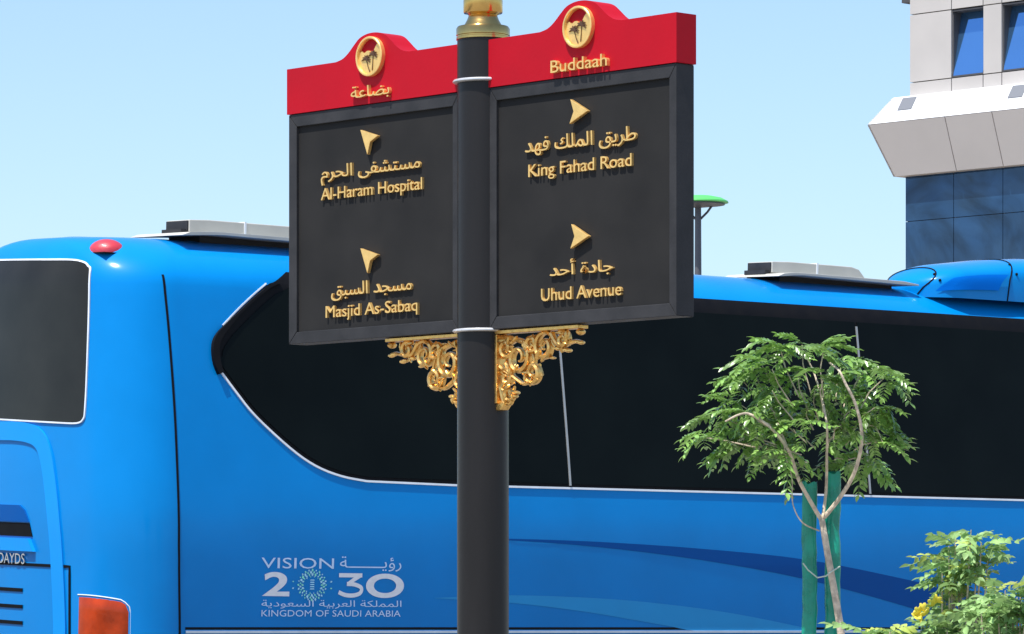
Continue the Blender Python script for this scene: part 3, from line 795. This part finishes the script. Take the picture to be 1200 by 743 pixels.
# roof units
def xat(px, y, z):      # local x of the point on the line (y,z) seen at px
    lo, hi = -1.0, 13.0
    for _ in range(40):
        m_ = (lo+hi)/2; p = BM @ Vector((m_, y, z)); 
        if p.x/p.y*F+CX < px: lo = m_
        else: hi = m_
    return lo
def pyat(x, y, z):
    p = BM @ Vector((x, y, z)); return HY-(p.z-EYE)/p.y*F
def roof_unit(xa, xb, xc, xd):
    """plate from xa to xd, housing from xb to xc"""
    yc, yb, yh = -.52, .30, .13
    zp = 3.53
    prof = [(xa, zp-.012), (xa+.06, zp+.010), (xb+.06, zp+.020), (xb+.15, zp+.022), (xd-.15, zp+.012), (xd, zp-.004), (xd, zp-.014), (xb+.15, zp+.004), (xb+.06, zp+.0), (xa+.06, zp-.010)]
    o = MB().prism(prof, yc-yb, yc+yb).build('roof_hatch_plate', ACWHITE, bus, bevel=.003)
    MB().box(xb+.1, xd-.08, yc-yb+.20, yc+yb-.05, 3.44, zp+.001).build('roof_hatch_curb', ACDARK, o)
    z0, z1 = zp+.020, zp+.105
    hp = [(xb, z0), (xb, z1-.006), (xb+.15, z1), (xc-.10, z1-.004), (xc-.03, z1-.02), (xc+.04, z0)]
    MB().prism(hp, yc-yh, yc+yh).build('roof_hatch_housing', ACWHITE, o, bevel=.008)
    MB().box(xb-.010, xb-.002, yc-yh+.01, yc+yh-.01, z0+.004, z1-.012).build('roof_hatch_grille', ACDARK, o)
    MB().box(xb+.42, xb+.435, yc-yh-.005, yc+yh+.005, z0, z1+.004).build('roof_hatch_strap', WHITE, o)
    MB().box(xb-.05, xb-.012, yc-yh+.02, yc+yh-.02, z0-.012, z0+.018).build('roof_hatch_foot', ACDARK, o)
yu = -.49; zu = 3.58
roof_unit(xat(214, -.82, 3.52), xat(222, -.65, 3.58), xat(356, -.65, 3.58), xat(425, -.82, 3.52))
roof_unit(xat(912, -.82, 3.52), xat(905, -.65, 3.58), xat(1010, -.65, 3.58), xat(1077, -.82, 3.52))
print('roof unit', pyat(xat(220, -.75, zu), yu, zu), pyat(xat(902, -.75, zu), yu, zu))
# blue air conditioner cover further forward
YA = -.60; HWA = .36
xa = xat(1056, YA, 3.56); xs1 = xat(1090, YA-.28, 3.62); xs2 = xat(1172, YA-.28, 3.62)
XEND = xs2+2.6
def acs(x):      # width and crest height of the cover at x
    t = max(0, min(1, (x-xa)/.30)); wd = sqrt(max(0, 1-(1-t)**2)); e = max(0, min(1, (XEND-x)/.5)); e = sqrt(max(0, 1-(1-e)**2))
    top = 3.64+.05*min(1, max(0, (x-xa)/.5))+.10*max(0, min(1.3, (x-xs1)/(xs2-xs1+.3)))*.8
    return HWA*(.04+.96*wd)*(.1+.9*e), 3.49+(top-3.49)*(.05+.95*wd**.8)*(.1+.9*e)
nn = 22
def acpt(x, k, o=0):
    a = pi*k/nn; hw_, zt__ = acs(x)
    return (x, YA-cos(a)*(hw_+o), 3.44+(zt__-3.44+o)*abs(sin(a))**.36)
xsq = sorted([xa+.30*(k/9)**1.8 for k in range(10)]+[xs1+.03, xs1+.3, xs2, xs2+.4, xs2+.9, xs2+1.5]+[XEND-.5*(k/6)**1.6 for k in range(6)])
fs = [(i*(nn+1)+k, i*(nn+1)+k+1, (i+1)*(nn+1)+k+1, (i+1)*(nn+1)+k) for i in range(len(xsq)-1) for k in range(nn)]
acc = MB().add([acpt(x, k) for x in xsq for k in range(nn+1)], fs).build('air_conditioner_cover', PAINT, bus, 'all')
for xs in (xs1, xs2):
    MB().tube([acpt(xs+.17*sin(pi*k/nn), k, .001) for k in range(0, nn+1)], .006, 6).build('cover_joint', BLACK, acc)
    for kk in (2, 5):
        MB().ball(acpt(xs+.10, kk, .003), .011, n=8).build('cover_bolt', BLACK, acc, True)
pl = [acpt(xs1+.07+(xs2-xs1-.17)*i/6+.11*(r/6), .12+r*.27, .012) for r in range(7) for i in range(7)]
MB().add(pl, [(r*7+i, r*7+i+1, (r+1)*7+i+1, (r+1)*7+i) for r in range(6) for i in range(6)]).build('cover_vent_panel', PAINT_SHADED, acc, 'all')
# wheels, front
for xx in (3.1, 9.2):
    for sy, face in ((-1, 'side'), (1, 'far')):
        ar = [(xx+.62*cos(a), .40+.62*sin(a)) for a in [pi*k/16 for k in range(17)]]
        patch('wheel_arch', ar, face, .003, BLACK, bus)
        t = MB(); yb = sy*1.12
        wv = [(.50, -.15), (.52, -.1), (.52, .1), (.50, .15), (.30, .16)]
        M_ = Matrix.Translation((xx, yb, .52)) @ Matrix.Rotation(R(90), 4, 'X')
        t.lathe([(.30, -.15)]+wv, n=28); t.v = [tuple(M_ @ Vector(v)) for v in t.v]
        wh = t.build('wheel', TYRE, bus, True)
        t = MB().lathe([(.29, -.165), (.29, .165), (.2, .12), (.12, .175)] if sy < 0 else [(.12, -.175), (.2, -.12), (.29, -.165), (.29, .165)], n=24); t.v = [tuple(M_ @ Vector(v)) for v in t.v]
        t.build('rim', RIM, wh, True)
patch('windscreen', [(-1.0, 1.5), (1.0, 1.5), (.95, 3.0), (-.95, 3.0)], 'front', .006, GLASS, bus)
for s_ in (-1, 1): patch('headlight', [(s_*.62, .75), (s_*.88, .78), (s_*.88, .98), (s_*.62, .93)], 'front', .008, WHITE, bus)
patch('window_band', [(1.6, zbw), (XE, zbw), (XE, ztw), (1.6, ztw)], 'far', .004, GLASS, bus)

# ================================================================== TOWER
TF = Frame(1066, 100.0, R(45))
tw = empty('tower_building', 'grey clad tower with slanted blue windows, a white flared canopy and dark glass below', 'building')
TF.place(tw, 0)
def T(px, py, y=0): return TF.xz(px, py, y)
LX = 12.0; BD = 10.0      # extent along the face, depth
zj1 = T(1067, 17.5)[1]; zj2 = T(1067, 97)[1]; zcan = T(1067, 113)[1]
xb_ = [T(px, 50)[0] for px in (1066, 1115, 1152, 1174, 1212)]
wdw, gap = xb_[2]-xb_[1], xb_[3]-xb_[2]
edges = [0, xb_[1]]; wins = []
x = xb_[1]
while x < LX-1: wins.append((x, x+wdw)); x += wdw+gap
pg = .012
core_z1 = zj1+4.5
MB().box(.03, LX, .45, BD, zcan-.3, core_z1).build('core_wall', JOINT, tw)
def panel(x0, x1, z0, z1, th=.44): MB().box(x0+pg, x1-pg, 0, th, z0+pg, z1-pg).build('cladding_panel', CLAD, tw)
panel(0, xb_[1], zj2, zj1); panel(0, xb_[1], zcan-.2, zj2); panel(0, xb_[1], zj1, zj1+1.7); panel(0, xb_[1], zj1+1.7, zj1+4.5)
# the flank away from the camera
for (z0, z1) in ((zcan-.2, zj2), (zj2, zj1), (zj1, zj1+1.7)): MB().box(.0, .028, .46, BD, z0+pg, z1-pg).build('cladding_panel', CLAD, tw)
for i, (a, b) in enumerate(wins):
    nx = wins[i+1][0] if i+1 < len(wins) else b+gap
    panel(a, b, zcan-.2, zj2); panel(b, nx, zcan-.2, zj2)
    panel(b, nx, zj2, zj1)
    panel(a, b, zj1, zj1+1.7); panel(b, nx, zj1, zj1+1.7)
    # pane leans back towards its head inside the opening
    wn = MB().box(a+.0, a+.03, .05, .44, zj2+.02, zj1-.02).box(b-.03, b, .05, .44, zj2+.02, zj1-.02).box(a, b, .02, .44, zj1-.05, zj1-.015).box(a, b, .02, .44, zj2+.01, zj2+.05)
    wo = wn.build('window', JOINT, tw)
    yb0, yb1 = .03, .33
    MB().add([(a+.031, yb0, zj2+.051), (b-.031, yb0, zj2+.051), (b-.031, yb1, zj1-.051), (a+.031, yb1, zj1-.051),
              (a+.031, yb0+.03, zj2+.051), (b-.031, yb0+.03, zj2+.051), (b-.031, yb1+.03, zj1-.051), (a+.031, yb1+.03, zj1-.051)],
             [(0,1,2,3),(4,7,6,5),(0,4,5,1),(1,5,6,2),(2,6,7,3),(3,7,4,0)]).build('pane', WINGLASS, wo)
# roof overhang whose corner shows at the top edge
zo = T(1050, 3.2)[1]
MB().box(-.32, LX, -.1, .5, zo+0, zo+.25)
MB().box(-.45, .0, .25, BD, zo+.02, zo+.30).build('roof_overhang', JOINT, tw)
# canopy ring, mitred at the corner
zA = T(1045, 117)[1]; zB = T(1015, 152)[1]; zC = T(1045, 209)[1]
oA, oB, oC = .28, .70, .27
zA -= .0
def ringp(o, z, x): return (x, -o, z)
# upper slope, in lengths separated by joints
def slab(name, o0, z0, o1, z1, xa_, xb2, m, mitre, th=.05):
    a0 = -o0 if mitre else xa_; a1 = -o1 if mitre else xa_
    vs = [(a0, -o0, z0), (xb2, -o0, z0), (xb2, -o1, z1), (a1, -o1, z1)]
    vs += [(v[0]+(.03 if mitre and i in (0, 3) else 0), v[1]+th, v[2]) for i, v in enumerate(vs)]
    return MB().add(vs, [(0,1,2,3),(4,7,6,5),(0,4,5,1),(1,5,6,2),(2,6,7,3),(3,7,4,0)]).build(name, m, tw)
xj = [T(1107, 146, -oB)[0]+0, T(1162, 140, -oB)[0]]; dj = xj[1]-xj[0]
cuts = [None, xj[0]]
x = xj[1]
while x < LX: cuts.append(x); x += dj
cuts.append(LX)
for i in range(len(cuts)-1):
    a = cuts[i]; b = cuts[i+1]
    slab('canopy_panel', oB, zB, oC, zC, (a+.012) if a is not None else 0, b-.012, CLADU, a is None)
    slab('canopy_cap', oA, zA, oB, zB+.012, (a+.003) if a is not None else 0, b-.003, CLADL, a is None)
MB().box(-.2, LX, -.22, .45, zC+.04, zB-.02).box(-.2, LX, -.22, .45, zB-.02, zA-.03).build('canopy_core', JOINT, tw)
# the canopy returns along the far flank
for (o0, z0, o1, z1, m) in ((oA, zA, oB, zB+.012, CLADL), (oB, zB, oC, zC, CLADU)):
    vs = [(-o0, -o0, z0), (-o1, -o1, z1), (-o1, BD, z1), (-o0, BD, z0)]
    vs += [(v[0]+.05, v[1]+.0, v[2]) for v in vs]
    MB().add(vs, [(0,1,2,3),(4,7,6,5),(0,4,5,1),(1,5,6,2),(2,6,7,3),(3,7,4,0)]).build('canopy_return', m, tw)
MB().box(-oA+.01, LX, -oA+.01, BD, zA-.05, zA-.004).build('canopy_top', CLADL, tw)
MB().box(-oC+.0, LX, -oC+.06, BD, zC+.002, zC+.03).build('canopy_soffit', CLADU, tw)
# dark inserts on the canopy slope
VENT = mat('canopy_insert', (.16, .17, .19), .6)
for px0, px1 in ((1056, 1068), (1185, 1197)):
    x0v = T(px0, 120, -oA-.1)[0]; wv = .42
    for kk in range(1):
        f0, f1 = .08, .56
        p = lambda f: (oA+(oB-oA)*f, zA+(zB+.012-zA)*f)
        (o0, z0), (o1, z1) = p(f0), p(f1)
        vs = [(x0v, -o0-.010, z0+.012), (x0v+wv, -o0-.010, z0+.012), (x0v+wv, -o1-.010, z1+.012), (x0v, -o1-.010, z1+.012)]
        vs += [(a, b+.03, c-.03) for a, b, c in vs]
        MB().add(vs, [(0,1,2,3),(4,7,6,5),(0,4,5,1),(1,5,6,2),(2,6,7,3),(3,7,4,0)]).build('canopy_insert', VENT, tw)
# glass curtain wall under the canopy
xg0 = T(1061, 260, -.0)[0]
gwid = 1.45; rows_z = [zC+.03, zC-1.05, zC-2.9, zC-4.75, zC-6.6, zC-8.45, 0]
gx = [xg0]
while gx[-1] < LX: gx.append(min(LX, gx[-1]+gwid))
MB().box(xg0+.02, LX, .06, BD, 0, zC).build('curtain_backing', JOINT, tw)
for i in range(len(gx)-1):
    for j in range(len(rows_z)-1):
        MB().box(gx[i]+.008, gx[i+1]-.008, 0, .05, rows_z[j+1]+.008, rows_z[j]-.008).build('glass_panel', CURTAIN, tw)

# ================================================================== STREET LAMP
lp = world(818, 730, 46)
lamp = empty('street_lamp', 'green-topped street lamp on a thin grey pole beyond the bus', 'street lamp', (lp.x, lp.y, gz(lp.x, lp.y)))
lz = EYE+(HY-240)/F*46-lamp.location.z
MB().tube([(0, 0, 0), (0, 0, lz-.02)], [.06, .034], 12).build('pole', LAMPD, lamp, True)
MB().lathe([(.02, .10), (.16, .092), (.26, .07), (.325, .035), (.33, .02), (.30, .012)][::-1], (0, 0, lz+.0), 32).build('lamp_head', LAMPG, lamp, True)
MB().lathe([(.05, -.03), (.20, -.012), (.29, -.002), (.29, .011)], (0, 0, lz), 32).build('lamp_diffuser', LAMPD, lamp, True)
for s_ in (-1, 1): MB().tube([(0, 0, lz-.18), (s_*.10, 0, lz-.08), (s_*.15, 0, lz-.01)], .014, 6).build('strut', LAMPD, lamp, True)

# ================================================================== PLANTING
def pinnate(name, m, length, pairs, lw, ll, droop, seed, fold=.25):
    """one compound leaf lying along +x: a stalk with leaflets both sides"""
    rn = random.Random(seed); mb = MB()
    st = [Vector((length*t, 0, .10*length*t*4*(1-t)*.6-droop*length*t*t)) for t in [k/8 for k in range(9)]]
    mb.tube(st, [.0016*(1-.6*k/8) for k in range(9)], 4)
    def leaflet(p, d, up, l, wd):
        side = d.cross(up).normalized(); nrm = side.cross(d).normalized()
        c = []
        for t, ww in ((0, .08), (.22, .75), (.5, 1), (.78, .62), (1, .02)):
            q = p+d*l*t-Vector((0, 0, 1))*l*t*t*(.25+.3*rn.random()*0)
            c.append((q+side*wd*ww/2+nrm*wd*fold*ww*.5, q, q-side*wd*ww/2+nrm*wd*fold*ww*.5))
        k0 = [v for tr in c for v in tr]
        fs = []
        for i in range(4):
            a = i*3; fs += [(a, a+1, a+4, a+3), (a+1, a+2, a+5, a+4)]
        mb.add(k0, fs)
    for i in range(pairs):
        t = .18+.76*i/(pairs-1); k = t*8; a = int(k); p = st[a].lerp(st[min(8, a+1)], k-a)
        tan = (st[min(8, a+1)]-st[max(0, a)]).normalized() if a < 8 else Vector((1, 0, 0))
        sz = ll*(.65+.5*sin(pi*min(1, t*.95)))*rn.uniform(.85, 1.15)
        for s_ in (-1, 1):
            an = R(rn.uniform(48, 66)); d = (tan*cos(an)+Vector((0, s_, 0))*sin(an)+Vector((0, 0, rn.uniform(-.25, .15)))).normalized()
            leaflet(p, d, Vector((0, rn.uniform(-.3, .3), 1)), sz, lw*sz/ll)
    leaflet(st[-1], Vector((1, 0, -.2)).normalized(), Vector((0, 0, 1)), ll, lw)
    o = mb.build(name, m, None, 'all'); me = o.data; bpy.data.objects.remove(o); return me
LM = [pinnate('leaf', LEAF, .175, 7, .025, .050, .15+.12*k, k) for k in range(6)]
SM = [pinnate('leaf', LEAF2, .12, 5, .024, .038, .25+.12*k, 20+k, .35) for k in range(4)]
SM3 = [pinnate('leaf', LEAF3, .11, 5, .019, .034, .25+.12*k, 30+k, .35) for k in range(3)]
def place_leaf(me, parent, p, yaw, pitch, roll, s):
    o = bpy.data.objects.new('leaf', me); COL.objects.link(o); o.parent = parent
    o.location = p; o.rotation_euler = (roll, pitch, yaw); o.scale = (s, s, s); return o

TY = 20.0
tb = world(986, 743, TY)
tree = empty('young_tree', 'slender young tree with feathery green leaves and bare twisting stems', 'tree', (tb.x+.01, TY, gz(tb.x, TY)+.13))
tl0 = tree.location.copy()
def tp(px, py, dy=0): return world(px, py, TY+dy)-tl0
trunk = MB().tube(bez([(0, 0, 0), (.01, 0, .4), tuple(tp(987, 760)), tuple(tp(981, 712)), tuple(tp(970, 650)), tuple(tp(963, 608))], 5), [.022-.0003*k for k in range(26)], 10).build('trunk', BARK, tree, True)
brs = [[(963, 610, 0), (950, 588, -.04), (936, 562, -.10), (925, 530, -.18), (905, 503, -.24), (880, 486, -.27), (866, 486, -.28), (850, 494, -.27)],
       [(964, 608, 0), (968, 575, .03), (969, 530, -.10), (968, 490, -.18), (955, 440, .05), (940, 410, .03)],
       [(966, 606, 0), (985, 582, -.06), (1002, 552, -.14), (1010, 512, -.23), (1003, 475, -.27), (990, 448, -.28), (983, 434, -.27), (972, 425, -.2)],
       [(960, 622, 0), (940, 612, -.05), (929, 590, -.06), (928, 560, -.07), (921, 535, -.05), (915, 500, 0)],
       [(969, 520, .05), (985, 500, .1), (1010, 470, .14), (1035, 450, .15)],
       [(925, 530, -.05), (905, 480, .08), (885, 440, .1), (880, 420, .1)],
       [(1008, 500, -.06), (1025, 500, -.1), (1035, 520, -.12)]]
rads = [.0105, .008, .011, .004, .0045, .0045, .004]
for b, r0 in zip(brs, rads):
    p = bez([tuple(tp(*q)) for q in b], 5); n = len(p)
    MB().tube(p, [r0*(1-.62*k/n) for k in range(n)], 8).build('branch', BARK, tree, True)
rn = random.Random(11)
spots = [(828, 505, 3), (843, 480, 4), (862, 462, 5), (872, 440, 4), (893, 420, 5), (915, 402, 5), (940, 396, 5), (965, 403, 5), (990, 412, 5), (1015, 424, 5), (1035, 436, 5),
         (905, 450, 5), (935, 432, 6), (965, 435, 6), (1000, 450, 5), (1025, 470, 5), (880, 480, 5), (915, 482, 6), (945, 470, 6), (975, 470, 5), (1010, 500, 5), (1028, 510, 4),
         (895, 512, 5), (920, 520, 5), (945, 505, 5), (975, 505, 4), (955, 450, 4), (920, 455, 4), (985, 490, 4), (988, 530, 3), (870, 500, 4), (1000, 470, 4), (930, 495, 4), (905, 425, 4), (975, 450, 4), (862, 510, 4), (1015, 530, 3), (935, 535, 3)]
cx0, cy0 = 945, 470
leaves = 0
twg = MB()
for (sx, sy, n) in spots:
    base = tp(sx, sy+8, rn.uniform(-.22, .22))
    twg.tube([base, base+(tp(cx0, 530)-base)*.18, base+(tp(cx0+20, 540)-base)*.42], [.0022, .003, .0035], 5)
    out = atan2(sy*0+base.y, (sx-cx0)/100)
    for k in range(n+3):
        yaw = rn.uniform(0, 2*pi) if k % 2 else (0 if sx > cx0 else pi)+rn.uniform(-.9, .9)
        hgt = (cy0-sy)/80
        pit = R(rn.uniform(-28, 30))-R(10)*max(0, hgt)
        off = Vector((rn.uniform(-.03, .03), rn.uniform(-.04, .04), rn.uniform(-.03, .03)))
        place_leaf(LM[rn.randrange(6)], tree, base+off, yaw, pit, rn.uniform(-.4, .4), rn.uniform(.6, .98)); leaves += 1
tag(twg.build('twigs', BARK, tree, True), kind='stuff')
# green sleeves and tie beside the trunk
def sleeve(px0, px1, pyt, dy, label, ragged):
    r_ = (px1-px0)/2/F*TY; c = world((px0+px1)/2, pyt, TY+dy)
    o = empty('tree_stake', label, 'tree stake', (c.x, c.y, gz(c.x, c.y)+.13), group='green sleeved stakes at the young tree')
    n = 20; zt_ = c.z-o.location.z; mb = MB(); vs = []; rows = 30; rr = random.Random(int(px0))
    wob = [rr.uniform(-.003, .003) for _ in range(rows+1)]
    for j in range(rows+1):
        for k in range(n):
            a = 2*pi*k/n; q = r_*(1+.05*sin(3*a+j*.7)+.03*sin(5*a-j*1.3))
            vs.append((q*cos(a)+wob[j], q*.8*sin(a), zt_*j/rows+(ragged*rr.uniform(-1, 1) if j == rows else 0)))
    mb.add(vs, [(j*n+k, j*n+(k+1) % n, (j+1)*n+(k+1) % n, (j+1)*n+k) for j in range(rows) for k in range(n)]+[tuple(range(rows*n, rows*n+n))])
    mb.build('plastic_sleeve', GUARD, o, True)
    MB().tube([(0, 0, -.05), (0, 0, zt_-.03)], .02, 10).build('stake', BARK, o, True)
    return o
sleeve(940, 957.5, 566, .07, 'left of two green plastic sleeved stakes, left of the young tree trunk', .012)
sleeve(966.5, 985, 554, .09, 'right of two green plastic sleeved stakes, standing close behind the young tree trunk', .008)
tz = tp(0, 672).z
tie = MB(); c1 = tp(948, 672, .05); c2 = tp(976, 668, .08)
tie.tube([tp(941, 660, .0), tp(947, 668, -.0), tp(958, 677, -.03), tp(968, 675, -.045), tp(974, 670, -.03), tp(984, 664, .02)], .0035, 6).build('tie', TIE, tree, True)

def shrub(name, label, cpx, cpy, Y, spots, seed, bias=0, n_leaf=6, group='light green shrubs in the planting bed', sz=1.0, flowers=()):
    c = world(cpx, cpy, Y); g0 = gz(c.x, c.y)+.13
    o = empty(name, label, 'shrub', (c.x, c.y, g0), group=group); base = o.location.copy(); rn = random.Random(seed)
    for (sx, sy) in spots:
        d = rn.uniform(-.16, .16); tip = world(sx, sy, Y+d)-base
        mid = Vector((tip.x*.75, tip.y*.7, tip.z*.72))
        MB().tube(bez([(rn.uniform(-.04, .04), rn.uniform(-.04, .04), 0), tuple(mid), tuple(tip)], 4), [.006-.0005*k for k in range(9)], 6).build('stem', BARK, o, True)
        for k in range(n_leaf):
            t = rn.uniform(.0, .16) if k % 3 else rn.uniform(0, .9)
            p = tip.lerp(mid, t) if rn.random() < .8 or k % 3 else mid*rn.uniform(.35, 1)+Vector((rn.uniform(-.02, .02), rn.uniform(-.03, .03), rn.uniform(-.02, .02)))
            yaw = 2*pi*(k/n_leaf)+rn.uniform(-.4, .4)
            lib = SM3 if rn.random() < bias else SM
            place_leaf(lib[rn.randrange(len(lib))], o, p, yaw, R(rn.uniform(-45, 35)), rn.uniform(-.5, .5), rn.uniform(.6, 1.0)*sz)
    for (fx, fy) in flowers:
        p = world(fx, fy, Y-.12)-base; mb = MB()
        rot0 = Euler((R(60)+rn.uniform(-.5, .5), rn.uniform(-.6, .6), rn.uniform(0, 6))).to_matrix()
        for k in range(5):
            a = 2*pi*k/5; q = rot0 @ Vector((cos(a)*.011, sin(a)*.011, .002))
            mb.ball(p+q, .0095, 1.2, .85, .3, rot=rot0 @ Euler((0, -.4, a)).to_matrix(), n=8)
        mb.build('flower', PETAL, o, True)
    return o
SYD = 14.0
shrub('flowering_shrub', 'tall light green shrub with fine leaves and yellow flowers at its lower left', 1115, 740, SYD,
      [(1112, 655), (1112, 640), (1120, 624), (1138, 621), (1150, 636), (1158, 650), (1128, 645), (1145, 660), (1116, 662), (1104, 672), (1112, 682), (1124, 684),
       (1138, 692), (1108, 700), (1120, 712), (1100, 728), (1110, 737), (1130, 735), (1140, 720)], 41, .15, 9, group=None,
      flowers=[(1076, 717), (1082, 713), (1074, 722), (1084, 720), (1093, 707), (1098, 703), (1080, 726)])
shrub('garden_shrub', 'leafy shrub with bare pale twigs cut off by the right edge of the picture', 1180, 745, SYD-.5,
      [(1158, 705), (1165, 695), (1178, 692), (1192, 700), (1150, 720), (1170, 715), (1187, 718), (1202, 712), (1160, 735), (1180, 738), (1200, 735), (1212, 705), (1215, 725), (1196, 690)], 52, .12, 9, group=None)
shrub('low_shrub', 'lowest small yellow-green shrub, left of the flowering shrub', 1030, 760, SYD,
      [(1014, 743), (1022, 739), (1032, 740), (1043, 741), (1055, 744), (1018, 750), (1036, 752), (1050, 752), (1008, 750)], 63, .3, 9, group=None)
b_ = world(1100, 740, 14)
bb = MB()
g = gz(b_.x, b_.y)+.131
n = 40; ring = [(b_.x+.05+1.0*cos(2*pi*k/n), b_.y+1.1*sin(2*pi*k/n)) for k in range(n)]
bb.add([(x, y, g+.012) for x, y in ring], [tuple(range(n))]); tag(bb.build('planting_bed', SOIL), kind='structure')
